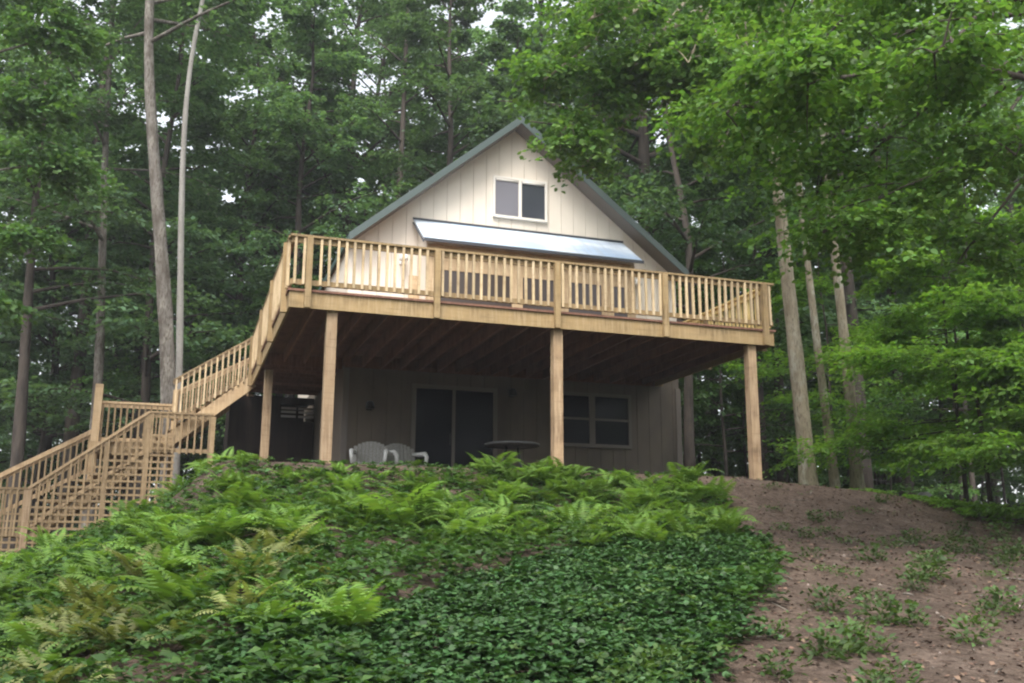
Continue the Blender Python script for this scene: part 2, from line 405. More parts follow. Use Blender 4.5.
# upper wall lamps
def wall_lamp(x, z, y, m, s=1):
    l = MB(); l.box(x - .06 * s, x + .06 * s, y - .03, y - .002, z - .09 * s, z + .09 * s)
    l.box(x - .03 * s, x + .03 * s, y - .12 * s, y - .03, z + .02 * s, z + .06 * s)
    o = l.build('wall_lamp', m, house)
    MB().lathe([(.001, .09), (.05, .085), (.08, .04), (.10, -.06), (.07, -.07), (.001, -.07)], (x, y - .16 * s, z), 14).build('lamp_shade', m, o)
wall_lamp(2.82, 2.45, WY, M_white, 1.15); wall_lamp(8.42, 2.42, WY, M_white, .7)
wall_lamp(2.20, -.80, WY, M_black, 1.0); wall_lamp(5.33, -.36, WY, M_black, .9)
# lower floor: sliding door and double window
sl = MB(); window_frame(sl, 3.20, 4.92, -2.42, -.36, WY - .001, .09, .05, 4.03, None, .07)
so = sl.build('sliding_door', M_trimlow, house)
MB().box(3.205, 3.993, WY - .03, WY - .012, -2.415, -.365).build('pane', M_glass, so)
MB().box(4.067, 4.915, WY - .022, WY - .010, -2.415, -.365).build('pane', M_glass, so)
MB().box(3.94, 3.97, WY - .075, WY - .053, -1.55, -1.30).build('handle', M_black, so)
lw = MB(); window_frame(lw, 6.42, 8.14, -1.40, -.32, WY - .001, .075, .05, 7.25, (-.84, ((6.42, 7.18), (7.32, 8.14))), .14)
lwo = lw.build('window', M_trimlow, house)
for a, b in ((6.425, 7.175), (7.325, 8.135)):
    MB().box(a, b, WY - .024, WY - .012, -1.395, -.865).build('pane', M_glass, lwo); MB().box(a, b, WY - .020, WY - .010, -.815, -.325).build('pane', M_glass, lwo)

# ------------------------------------------------------------------ deck
DW = 8.88; DB = 9.45                   # width, and how far the side wing runs back
deck = empty('wooden_deck', (0, 0, -2.5))
tag(deck, 'raised tan wooden deck with baluster railing wrapping round the front of the house', 'deck')
class Sub:                             # keeps world coordinates for children of an empty off the origin
    pass
def put(mb, name, m, parent, root):
    o = mb.build(name, m, parent)
    if parent is root: o.location = -Vector(root.location)
    return o
rim = MB(); rim.box(0, DW, 0, .04, 0, .262); put(rim, 'front_beam', M_deck, deck, deck)
rim = MB(); rim.box(0, .04, .041, DB, 0, .262); put(rim, 'side_beam', M_deck, deck, deck)
rim = MB(); rim.box(DW - .04, DW, .041, WY - .001, 0, .262); put(rim, 'side_beam', M_deck, deck, deck)
bd = MB(); y = -.03
while y < WY - .15:
    bd.box(-.03, DW + .03, y, y + .135, .264, .30); y += .142
y0w = y
while y < DB: bd.box(-.03, XL - .005, y, min(y + .135, DB), .264, .30); y += .142
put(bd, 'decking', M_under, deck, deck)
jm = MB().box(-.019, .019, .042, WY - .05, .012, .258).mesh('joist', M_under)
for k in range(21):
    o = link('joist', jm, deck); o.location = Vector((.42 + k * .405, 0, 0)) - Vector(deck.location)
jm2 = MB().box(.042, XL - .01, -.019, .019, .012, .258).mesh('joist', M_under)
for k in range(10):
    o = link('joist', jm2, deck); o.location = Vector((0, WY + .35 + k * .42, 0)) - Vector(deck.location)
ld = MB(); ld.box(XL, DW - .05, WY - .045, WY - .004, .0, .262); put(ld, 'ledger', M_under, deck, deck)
ps = .165
def post(x, y, z1, name='support_post', parent=deck, s=ps, m=M_post, zb=None):
    z0 = gz(x, y) - .15 if zb is None else zb
    me_ = MB().box(-s / 2, s / 2, -s / 2, s / 2, 0, z1 - z0).mesh(name, m)
    o = link(name, me_, parent); o.location = Vector((x, y, z0)) - Vector(parent.location); return o
for px, py in ((.70, .15), (4.59, .15), (8.44, .15), (.20, 5.75), (.06, 9.3), (4.59, 3.05), (8.44, 3.05)):
    if (px, py) in ((4.59, 3.05), (8.44, 3.05)): continue
    post(px, py, .0 if py < 3 else -.003)
RT = 1.20
def railing(p, q, posts, parent, root, nbal, individual=True, out=(0, -1), name='railing', rm=None, bmx=None):
    """guard between two plan points at deck level; out = outward plan direction for the posts"""
    p = Vector((*p, 0)); q = Vector((*q, 0)); d = (q - p).normalized(); ov = Vector((*out, 0))
    m = MB()
    m.beam(p - d * .03 + ov * .0 + Vector((0, 0, RT - .02)), q + d * .03 + Vector((0, 0, RT - .02)), .14, .036)       # cap
    m.beam(p + Vector((0, 0, RT - .085)), q + Vector((0, 0, RT - .085)), .036, .088)                                   # top rail
    m.beam(p + Vector((0, 0, .42)), q + Vector((0, 0, .42)), .036, .088)                                               # bottom rail
    ro = put(m, name, rm or M_deck, parent, root)
    L = (q - p).length
    w = .04
    bm = MB()
    bm.box(-w / 2, w / 2, -w / 2, w / 2, .38, RT - .042)
    bmesh_ = bm.mesh('baluster', bmx or M_bal)
    allb = MB()
    for k in range(nbal):
        c = p + d * (L * (k + .5) / nbal) + ov * .042
        if any(abs((c - p).dot(d) - t) < .075 for t in posts): continue
        if individual:
            o = link('baluster', bmesh_, ro); o.location = c; o.rotation_euler = (random.uniform(-.008, .008), random.uniform(-.008, .008), random.uniform(-.06, .06))
        else: allb.box(c.x - w / 2, c.x + w / 2, c.y - w / 2, c.y + w / 2, .38, RT - .042)
    if not individual: tag(allb.build('baluster', M_bal, ro), kind='stuff')
    for t in posts:
        c = p + d * t + ov * .068
        pm = MB()
        h = .048
        pm.add([(c.x + a * h, c.y + b * h, z) for z, kx in ((-.03, .55), (.03, 1), (RT - .042, 1)) for a, b in ((-1, -1), (1, -1), (1, 1), (-1, 1))] if False else
               [(c.x + a * h, c.y + b * h, z) for z in (-.005, RT - .042) for a, b in ((-1, -1), (1, -1), (1, 1), (-1, 1))],
               [(3, 2, 1, 0), (4, 5, 6, 7), (0, 1, 5, 4), (1, 2, 6, 5), (2, 3, 7, 6), (3, 0, 4, 7)])
        pm.build('rail_post', M_deck, ro)
    return ro
railing((0, .02), (DW, .02), (.28, 2.39, 4.53, 6.61, 8.68), deck, deck, 66)
railing((.02, .10), (.02, 8.0), (.3, 2.7, 5.1, 7.8), deck, deck, 60, False, (-1, 0))
railing((DW - .02, .10), (DW - .02, WY - .05), (.35, 2.4, 4.6), deck, deck, 34, True, (1, 0), rm=M_litrail, bmx=M_litrail)

# ------------------------------------------------------------------ stairs on the left
st = empty('deck_staircase', (-2.2, 8.0, -2.6))
tag(st, 'raw wooden stair with landing descending left from the deck, lattice skirt below its handrail', 'staircase')
def P(mb, name, m=M_stair): return put(mb, name, m, st, st)
Y0, Y1 = 8.06, 9.30
LZ = -1.42                              # landing floor
X1 = -1.95                              # foot of the first flight
s1 = (.30 - LZ) / (0 - X1)
for yy in (Y0, Y1):
    m = MB(); m.beam((0.02, yy, .12), (X1, yy, LZ - .10), .04, .28); P(m, 'stringer', M_fresh if yy == Y0 else M_stair)
for k in range(9):
    xx = -.1 - k * (-X1 - .1) / 9; zz = .30 - (k + 1) * (.30 - LZ) / 10
    m = MB(); m.box(xx - .27, xx, Y0 + .021, Y1 - .021, zz - .036, zz); P(m, 'tread')
def stair_rail(p, q, drop, n, name='handrail', m=M_stair, bal_m=None, capw=.09, caph=.04, low=None, vert=None):
    p = Vector(p); q = Vector(q)
    mb = MB(); mb.beam(p, q, capw, caph); mb.beam(p - Vector((0, 0, .075)), q - Vector((0, 0, .075)), .036, .085)
    mb.beam(p - Vector((0, 0, low or drop - .08)), q - Vector((0, 0, low or drop - .08)), .036, .085)
    ro = P(mb, name, m)
    bmh = MB().box(-.019, .019, -.019, .019, -drop, -.03).mesh('baluster', bal_m or M_stair)  # darker default wood carries the shade of the camera-facing balusters in its colour
    for k in range(n):
        o = link('baluster', bmh, ro); o.location = p.lerp(q, (k + .5) / n) + Vector((0, -.040, 0))
    return ro
stair_rail((0.0, Y0, 1.19), (-1.72, Y0, .045), .98, 14, bal_m=M_bal)
stair_rail((0.0, Y1, .90), (-1.66, Y1, -.02), .80, 13, m=M_fresh)
# landing with front guard, back guard
m = MB(); 
for k in range(9): m.box(X1 - 1.45, X1 + .16, Y0 - .05 + k * .155, Y0 + .09 + k * .155, LZ - .04, LZ)
P(m, 'landing')
for ya in (Y0 - .091, Y1 + .06): m = MB(); m.box(X1 - 1.45, X1 + .16, ya, ya + .039, LZ - .27, LZ); P(m, 'landing_joist')
FY = 7.90
fr = stair_rail((-.80, FY, -.73), (-2.17, FY, -.73), .92, 9, capw=.10)
bk = stair_rail((-1.72, Y1 + .02, -.36), (-3.32, Y1 + .02, -.36), .95, 12, m=M_fresh, caph=.05)
def sp(x, y, z0, z1, s=.10, mm=M_fresh, name='newel_post'):
    mb = MB(); mb.box(x - s / 2, x + s / 2, y - s / 2, y + s / 2, z0, z1); P(mb, name, mm)
sp(-1.67, Y1 - .08, LZ - .9, .0, .115)
sp(-3.37, Y1 - .02, LZ - 1.4, .05, .17)
sp(-.80, FY, gz(-.8, FY) - .1, -.78, .10, M_stair)
sp(-2.17, FY + .0, gz(-2.17, FY) - .1, -.78, .10, M_stair)
sp(-.84, Y0 + .03, -2.6, -.55, .09, M_post, 'support_post')
# second flight
FX0, FX1 = -2.17, -4.47; FZ0, FZ1 = -.73, -2.49
s2 = (FZ0 - FZ1) / (FX0 - FX1)
stair_rail((FX0, FY, FZ0), (FX1, FY, FZ1), .92, 16, m=M_fresh, capw=.14, caph=.055)
stair_rail((-3.42, Y1, -1.06), (-5.9, Y1, -2.52), .95, 20, m=M_fresh, capw=.15, caph=.10)
for yy in (FY + .06, Y1 - .06):
    m = MB(); m.beam((FX0, yy, FZ0 - 1.0), (FX1, yy, FZ1 - .98), .04, .28); P(m, 'stringer')
for k in range(11):
    xx = FX0 - .05 - k * .205; zz = LZ - .1 - k * .152
    m = MB(); m.box(xx - .27, xx, FY + .081, Y1 - .081, zz - .036, zz); P(m, 'tread')
sp(FX1, FY, gz(FX1, FY) - .2, FZ1 - .03, .14, M_post)
sp(-3.0, FY, gz(-3.0, FY) - .2, FZ0 - (FX0 + 3.0) * s2 - .06, .09, M_stair)
stair_rail((FX1, FY, FZ1), (-6.6, FY, FZ1), 1.0, 16, capw=.10)
m = MB(); m.box(-6.6, FX1, FY + .03, Y1, FZ1 - 1.02, FZ1 - .96); P(m, 'landing')
# lattice skirt: square grid of slats under the flight, the landing and the lower landing
lt = MB(); sl_ = .044; pitch = .148; ly = FY - .025
def ztop(x):
    if x > FX0: return -1.22
    if x > FX1: return FZ0 - (FX0 - x) * s2 - .42
    return FZ1 - .42
xx = -1.62
while xx > -6.6:
    zt = ztop(xx); zb = gz(xx, FY) - .1
    lt.box(xx - sl_ / 2, xx + sl_ / 2, ly - .008, ly, zb, zt); xx -= pitch
zz = -1.25
while zz > -4.4:
    if zz < ztop(-1.7):
        xe = FX0 - (FZ0 - .42 - zz) / s2
        # the row runs from the flight's sloped edge to the right, as far as the ground allows
        lo_x = xe if zz > FZ1 - .42 else -6.6
        hi_x = -1.58
        while hi_x > lo_x and gz(hi_x, FY) > zz + .1: hi_x -= .1
        if hi_x > lo_x + .05: lt.box(lo_x, hi_x, ly - .018, ly - .0085, zz - sl_ / 2, zz + sl_ / 2)
    zz -= pitch
P(lt, 'lattice_skirt', M_stair)

# ------------------------------------------------------------------ things under and on the deck
sh = empty('storage_shed', (.6, 9.6, -2.55)); tag(sh, 'dark board storage shed beneath the side deck with a narrow pale slatted opening', 'shed')
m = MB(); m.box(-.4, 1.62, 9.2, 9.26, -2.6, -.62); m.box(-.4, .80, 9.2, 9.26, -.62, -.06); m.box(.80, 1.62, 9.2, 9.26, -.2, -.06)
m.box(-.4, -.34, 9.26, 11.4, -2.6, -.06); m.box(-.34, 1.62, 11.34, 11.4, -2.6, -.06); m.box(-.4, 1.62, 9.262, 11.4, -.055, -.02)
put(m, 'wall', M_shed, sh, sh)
m = MB()
for a, b in ((.82, 1.18), (1.24, 1.62)):
    for z in (-.30, -.39, -.50): m.box(a, b, 9.215, 9.235, z - .03, z + .025)
put(m, 'slat', M_slat, sh, sh)

def armchair(name, label, loc, rz, m, group=None):
    t = empty(name, loc, rz); tag(t, label, 'chair', group)
    s = MB(); s.box(-.27, .27, -.27, .25, .36, .42); s.box(-.28, .28, -.285, -.271, .28, .42); s.build('seat', m, t)
    b = MB(); n = 9
    for k in range(n):                 # rounded, slightly reclined back
        a = -1 + 2 * k / (n - 1); x = .30 * a; yb = .27 - .07 * a * a; top = .90 - .10 * a * a
        b.add([(x - .034, yb, .42), (x + .034, yb, .42), (x + .034, yb + .12, top), (x - .034, yb + .12, top),
               (x - .034, yb + .03, .42), (x + .034, yb + .03, .42), (x + .034, yb + .15, top), (x - .034, yb + .15, top)],
              [(0, 1, 2, 3), (7, 6, 5, 4), (3, 2, 6, 7), (0, 4, 5, 1), (0, 3, 7, 4), (1, 5, 6, 2)])
    b.build('backrest', m, t)
    for sx in (-1, 1):
        MB().tube([(sx * .31, -.30, .40), (sx * .33, -.31, .58), (sx * .335, -.22, .645), (sx * .33, .05, .655), (sx * .31, .30, .68)], [.035, .04, .048, .048, .035], 8).build('armrest', M_white if m is not M_white else m, t)
        for y in (-.25, .22):
            MB().tube([(sx * .25, y, .37), (sx * .27, y * 1.1, 0)], [.026, .02], 8).build('leg', M_white if m is not M_white else m, t)
    return t
def gl(x, y): return gz(x, y)
armchair('armchair', 'pale wicker armchair under the deck, nearer the left support post', (2.08, 3.9, gl(2.1, 3.9)), R(-14), M_wicker, 'armchairs under the deck')
armchair('armchair', 'pale wicker armchair under the deck, next to the sliding glass door', (2.83, 4.05, gl(2.8, 4.05)), R(12), M_wicker, 'armchairs under the deck')
armchair('deck_chair', 'small white chair on the deck behind the railing corner at the stair side', (.70, 3.6, .30), R(60), M_white)
tb = empty('patio_table', (4.66, 2.75, gl(4.66, 2.75))); tag(tb, 'dark round patio table in the shade beneath the deck by the glass door', 'table')
MB().lathe([(.001, .74), (.50, .74), (.54, .755), (.54, .785), (.50, .80), (.001, .80)], n=32).build('table_top', M_table, tb)
for k in range(4):
    a = k * math.pi / 2 + .4
    MB().tube([(.16 * math.cos(a), .16 * math.sin(a), .74), (.22 * math.cos(a), .22 * math.sin(a), .40), (.42 * math.cos(a), .42 * math.sin(a), 0)], [.02, .018, .018], 8).build('leg', M_black, tb)
lb = MB(); lb.beam((3.02, 4.35, .31), (3.08, 4.62, 2.05), .30, .03, (0, 1, .1)); lbo = lb.build('leaning_board', M_fresh)
tag(lbo, 'tan board leaning on the cream wall beside the bay on the deck', 'board')

# ------------------------------------------------------------------ rocks
def rock(loc, s, seed, label):
    g = np.random.default_rng(seed); n, mm = 12, 8; mb = MB(); vs = []; fs_ = []
    for i_ in range(mm + 1):
        for k in range(n):
            th = math.pi * i_ / mm; ph = 2 * math.pi * k / n
            r_ = s * (1 + .22 * math.sin(2.3 * ph + seed) * math.sin(th) + .12 * math.sin(4 * th + ph * 2 + seed))
            vs.append((r_ * math.sin(th) * math.cos(ph), r_ * .8 * math.sin(th) * math.sin(ph), r_ * .75 * math.cos(th)))
    for i_ in range(mm):
        for k in range(n):
            k2 = (k + 1) % n; fs_.append((i_ * n + k, (i_ + 1) * n + k, (i_ + 1) * n + k2, i_ * n + k2))
    mb.add(vs, fs_, True); o = mb.build('rock', M_rock, None, loc); tag(o, label, 'rock')
rock((12.55, .6, gz(12.55, .6) + .16), .24, 3, 'grey rounded rock at the edge of the bare soil right of the three trunks')

# ------------------------------------------------------------------ trees
def smooth_path(pts, n):
    pts = np.array(pts, float); t = np.linspace(0, 1, len(pts)); tt = np.linspace(0, 1, n)
    out = np.stack([np.interp(tt, t, pts[:, k]) for k in range(3)], -1)
    for _ in range(2): out[1:-1] = (out[:-2] + 2 * out[1:-1] + out[2:]) / 4
    return out

def trunk_tube(mb, P_, rad, ns, g):
    if ns < 10:
        rad = rad.copy(); rad[0] *= 1.3; rad[1] *= 1.05; mb.tube(P_, rad, ns); return
    n = 64; tt = np.linspace(0, 1, n) ** 1.5; t0 = np.linspace(0, 1, len(P_))
    Q = np.stack([np.interp(tt, t0, P_[:, k]) for k in range(3)], -1)
    for _ in range(3): Q[1:-1] = (Q[:-2] + 2 * Q[1:-1] + Q[2:]) / 4
    rr = np.interp(tt, t0, rad); h_ = np.maximum(0, Q[:, 2])
    rr = rr * (1 + .45 * np.exp(-h_ / .28)) * (1 + .03 * np.sin(h_ * 2.3 + g.uniform(0, 6)) + .02 * np.sin(h_ * 5.1 + g.uniform(0, 6)))
    b = len(mb.v); mb.tube(Q, rr, ns * 2)
    ph = g.uniform(0, 6.28, 5); m = ns * 2
    for i_ in range(n):                          # ridges, hollows and root buttresses
        for k in range(m):
            a = 2 * math.pi * k / m; v = Vector(mb.v[b + i_ * m + k]); c = Vector(Q[i_])
            f = 1 + .035 * math.sin(3 * a + ph[0] + h_[i_] * .5) + .03 * math.sin(5 * a + ph[1] - h_[i_] * .8) + .02 * math.sin(9 * a + h_[i_] * 3 + ph[2]) + .18 * math.exp(-h_[i_] / .25) * math.sin(4 * a + ph[3])
            mb.v[b + i_ * m + k] = tuple(c + (v - c) * f)

def tree_meshes(name, seed, path, r0, r1, clear, nl, lmax, lmin, twigs, k, leaf, bark, leafm, up=(.25, .75), ns=8, shape=LEAF4, spread=.34, tilt=.42, droop=.18, wid=1.0, az=None, limb_r=.28, skipcone=None):
    g = np.random.default_rng(seed)
    P_ = smooth_path(path, 14); mb = MB()
    rad = r0 + (r1 - r0) * np.linspace(0, 1, 14) ** .9
    trunk_tube(mb, P_, rad, ns, g)
    S_, D_, L_ = [], [], []
    for i_ in range(nl):
        t = clear + (1 - clear) * ((i_ + g.uniform(0, 1)) / nl) ** .92
        f = t * 13; a = min(int(f), 12); p = P_[a] + (P_[a + 1] - P_[a]) * (f - a); rr = np.interp(t * 13, range(14), rad)
        th = g.uniform(0, 2 * math.pi) if az is None else math.radians(g.uniform(*az))
        rel = (t - clear) / (1 - clear)
        L = (lmax * (1 - rel) ** .8 + lmin) * g.uniform(.65, 1.15)
        el = g.uniform(*up) * (.55 + .9 * rel)
        d0 = np.array([math.cos(th) * math.cos(el), math.sin(th) * math.cos(el), math.sin(el)])
        d1 = d0.copy(); d1[2] -= .35; d1 /= np.linalg.norm(d1)
        pts = [p, p + d0 * L * .35, p + d0 * L * .6 + d1 * L * .1, p + d0 * L * .6 + d1 * L * .42]
        lr = min(rr * .55, limb_r * L * .06 + .012)
        mb.tube(pts, [lr, lr * .7, lr * .45, lr * .15], 5, False)
        pts = np.array(pts)
        for q in range(twigs):
            tt = g.uniform(.22, 1); ff = tt * 3; aa = min(int(ff), 2); s = pts[aa] + (pts[aa + 1] - pts[aa]) * (ff - aa)
            az_ = math.atan2(d0[1], d0[0]) + g.choice([-1, 1]) * g.uniform(.1, 1.25)
            e = g.uniform(-.22, .30)
            S_.append(s); D_.append((math.cos(az_) * math.cos(e), math.sin(az_) * math.cos(e), math.sin(e)))
            L_.append(min(1.7, L * g.uniform(.28, .5) * (1.25 - .5 * tt) + .25))
    V_ = spray_leaves(np.array(S_), np.array(D_), np.array(L_), k, leaf, g, spread, droop, tilt, shape, wid)
    return mb.mesh('trunk', bark), poly_mesh('crown', V_, V_.shape[1], leafm)

def plant_tree(name, meshes, loc, rz=0, sc=1, label=None, cat='tree', group=None):
    t = empty(name, loc, rz, sc); tag(t, label, cat, group)
    link('trunk', meshes[0], t); link('crown', meshes[1], t); return t

def wob(H, seed, amp=.35):
    g = np.random.default_rng(seed)
    return [(0, 0, -.3)] + [(g.normal(0, amp) * f, g.normal(0, amp) * f, H * f) for f in (.2, .4, .6, .8, 1)]
TALL = [tree_meshes('t', 10 + s, wob(H, s, .5), r, .03, cl, nl, lm, .7, 13, 42, .19, M_bark_dark, M_leaf_far)
        for s, (H, r, cl, nl, lm) in enumerate([(23, .24, .24, 40, 4.4), (26, .30, .32, 42, 4.8), (21, .19, .20, 38, 3.8), (25, .26, .40, 38, 4.8), (19, .17, .16, 36, 3.6)])]
UNDER = [tree_meshes('u', 40 + s, wob(H, 20 + s, .25), r, .012, cl, nl, lm, .5, 11, 34, .135, M_bark_dark, M_leaf_mid, up=(.02, .38), tilt=.3, droop=.22)
         for s, (H, r, cl, nl, lm) in enumerate([(7.5, .06, .14, 24, 2.6), (9.5, .08, .2, 28, 3.0), (5.2, .045, .08, 20, 2.1), (11.5, .10, .22, 32, 3.2)])]

def in_view(x, y, margin=4.0):
    dx, dy = x - CAM.x, y - CAM.y
    a = math.degrees(math.atan2(dx, dy)); d = math.hypot(dx, dy)
    m = math.degrees(math.atan2(margin, d))
    return -9.5 - m < a < 46.7 + m
def ok_spot(x, y, pts, r):
    if -1.5 < x < 11.8 and y < 16.5: return False
    if x <= -1.5 and x > -6.5 and y < 12: return False
    if y < 6 and x < 17: return False
    if x < -1.0 and y < 22: return False
    return all((x - a) ** 2 + (y - b) ** 2 > r * r for a, b in pts)
spots = [(2, 19.5), (7.2, 18.2), (10.4, 19.6), (4.6, 24), (8.6, 25.5), (.2, 23), (12.6, 22), (-2.6, 19), (6.4, 30), (2.6, 29), (11, 30), (-5.2, 23), (-8.4, 25.5), (-3.6, 27), (-6.8, 29.5), (-10.6, 30), (-1.6, 32), (-4.6, 34), (-8.6, 35), (-3, 22.5), (-9.6, 22.4), (-12.2, 26.5), (-6.6, 25.8)]; tries = 0
while tries < 9000 and len(spots) < 104:
    tries += 1
    y = 10 + 52 * random.random() ** 1.25; x = random.uniform(-18, 62)
    if in_view(x, y) and ok_spot(x, y, spots, 3.1 if y < 32 else 4.0): spots.append((x, y))
for q, (x, y) in enumerate(spots):
    plant_tree('forest_tree', TALL[q % 5], (x, y, gz(x, y)), random.uniform(0, 6.28), random.uniform(.85, 1.15),
               'tall dark-trunked broadleaf tree in the dense woods behind the house', 'tree', 'tall trees of the woods behind the house')
us = []; tries = 0
while tries < 9000 and len(us) < 85:
    tries += 1
    y = 9.5 + 34 * random.random() ** 1.3; x = random.uniform(-14, 46)
    if in_view(x, y, 2) and ok_spot(x, y, us, 2.3) and all((x - a) ** 2 + (y - b) ** 2 > 1 for a, b in spots): us.append((x, y))
for q, (x, y) in enumerate(us):
    plant_tree('understory_tree', UNDER[q % 4], (x, y, gz(x, y)), random.uniform(0, 6.28), random.uniform(.8, 1.2),
               'small layered understory tree with thin stem among the woods behind the house', 'tree', 'understory trees of the woods behind the house')

# far-off wood that closes the gaps low down
g = np.random.default_rng(99)
n = 5000
ang = np.radians(g.uniform(-16, 54, n)); dist = g.uniform(62, 88, n)
fx = CAM.x + np.sin(ang) * dist; fy = CAM.y + np.cos(ang) * dist
fz = ground_z(fx, fy) + 15 * g.uniform(0, 1, n) ** 2.1
a2 = g.uniform(0, 6.28, n)
V_ = spray_leaves(np.stack([fx, fy, fz], -1), np.stack([np.cos(a2), np.sin(a2), g.uniform(-.2, .2, n)], -1), g.uniform(2.0, 3.4, n), 14, .55, g)
tag(link('distant_woods', poly_mesh('distant_woods', V_, 4, M_leaf_far)), 'far-off leafy woods closing the gaps between the trunks', 'woods', None, 'stuff')

# unseen trees added behind the camera to close off the low sky
for q in range(54):
    a = R(84 + q * 228 / 53); d = 24 + (0, 5, 9)[q % 3] + 2 * math.sin(q * 2.4)
    x, y = CAM.x + 3 + math.sin(a) * d, CAM.y + math.cos(a) * d
    if x > 20 and y > -10: continue
    plant_tree('forest_tree', TALL[(0, 4, 2)[q % 3]], (x, y, gz(x, y)), q * 1.3, .72 + .1 * math.sin(q), 'unseen broadleaf tree added across the clearing to block low sky', 'tree', 'added trees across the clearing')
for q in range(44):
    a = R(84 + q * 228 / 43); d = 21.5 + 2.5 * math.sin(q * 1.7)
    x, y = CAM.x + 3 + math.sin(a) * d, CAM.y + math.cos(a) * d
    if x > 18 and y > -10: continue
    plant_tree('understory_tree', UNDER[q % 4], (x, y, gz(x, y)), q * 2.1, 1.0, 'unseen understory tree added at the far rim of the clearing to block low sky', 'tree', 'added understory trees across the clearing')

# the trees one can tell apart
def named_tree(name, label, path, r0, r1, clear, nl, lmax, twigs, k, leaf, bark, leafm, seed, **kw):
    base = Vector(path[0]); base.z = gz(base.x, base.y)
    rel = [(p[0] - base.x, p[1] - base.y, p[2] - base.z) for p in path]
    rel[0] = (rel[0][0], rel[0][1], -.3)
    return plant_tree(name, tree_meshes(name, seed, rel, r0, r1, clear, nl, lmax, .7, twigs, k, leaf, bark, leafm, **kw), base, 0, 1, label)
named_tree('leaning_tree', 'stout grey-barked tree leaning left directly behind the stair landing',
           [(-1.65, 12, -2.8), (-1.79, 12, .3), (-2.35, 12, 4.3), (-3.02, 12, 8.6), (-3.33, 12, 11.6), (-3.3, 12.4, 17), (-3.0, 12.6, 23)], .24, .06, .58, 26, 3.6, 12, 30, .17, M_bark_grey, M_leaf_far, 201, ns=14)
named_tree('slender_tree', 'slender pale-barked tree right of the stout leaning trunk by the stairs',
           [(-1.5, 11, -2.6), (-1.58, 11, .55), (-1.96, 11, 5.4), (-2.08, 11, 8.9), (-1.8, 11, 11.4), (-1.2, 11.3, 16), (-.9, 11.6, 20)], .105, .03, .60, 20, 2.6, 11, 28, .16, M_bark_pale, M_leaf_far, 202, ns=10)
named_tree('straight_tree', 'dim grey straight trunk rising behind the tall newel post',
           [(-3.85, 16, -3.0), (-3.91, 16, .6), (-4.2, 16, 5.6), (-4.57, 16, 11.5), (-4.7, 16, 22)], .19, .04, .48, 26, 3.6, 12, 30, .17, M_bark_grey, M_leaf_far, 203, ns=10)
named_tree('shaded_tree', 'shaded brown trunk farthest left beyond the lower stair handrail',
           [(-5.7, 15, -3.6), (-5.75, 15, -.7), (-5.97, 15, 3.6), (-6.1, 15, 9), (-6.2, 15, 20)], .22, .04, .45, 26, 3.6, 12, 30, .17, M_bark_dark, M_leaf_far, 204, ns=10)
named_tree('trio_tree', 'thinnest and middle of the three tan trunks right of the deck',
           [(12.3, 3, -2.5), (12.22, 3, -1.8), (11.99, 3, 1.2), (11.78, 3, 4.8), (11.6, 3, 10), (11.8, 3, 17)], .118, .035, .62, 24, 3.2, 12, 32, .15, M_bark_tan, M_leaf_far, 206, ns=12)
named_tree('trio_tree', 'tan trunk of the trio right of the deck that stands farthest from the house',
           [(12.85, 3, -2.5), (12.79, 3, .8), (12.63, 3, 3.6), (12.5, 3, 9), (12.9, 3, 18)], .145, .04, .58, 26, 3.4, 13, 32, .15, M_bark_tan, M_leaf_far, 207, ns=12)
named_tree('rear_tree', 'tall dark trunk with sparse foliage standing behind the left roof slope',
           [(5.3, 20, -2.2), (5.6, 20, 4), (5.85, 20, 10), (5.92, 20, 16), (6, 20, 25)], .2, .04, .5, 24, 3.4, 12, 30, .18, M_bark_dark, M_leaf_far, 208, ns=10)
# bright saplings at the right-hand edge of the clearing
for q, (px, py, H, sd_, lab) in enumerate([
        (12.7, -.3, 4.8, 301, 'bright green layered sapling nearest the tan trunk trio'),
        (12.6, -1.0, 6.6, 302, 'tall bright sapling with wide flat sprays at the edge of the bare slope'),
        (13.4, .4, 6.4, 303, 'bright slim sapling right of the taller layered sapling'),
        (12.9, -2.4, 4.6, 304, 'low bright sapling on the slope at the right rim of the clearing'),
        (12.7, -2.9, 3.6, 306, 'short leafy sapling with bright foliage low above the soil at the right edge'),
        (13.9, -1.0, 5.4, 308, 'bright green sapling farthest right, its crown running out of the clearing'),
        (13.4, 4.6, 7.0, 305, 'layered green sapling in the shade behind the tan trunks')]):
    ms = tree_meshes('sapling', sd_, wob(H, sd_, .15), .050, .012, .22, 15, 2.3, .6, 15, 52, .105, M_bark_dark, M_leaf_bright, up=(.0, .16), tilt=.22, droop=.14)
    plant_tree('sapling', ms, (px, py, gz(px, py)), 0, 1, lab)

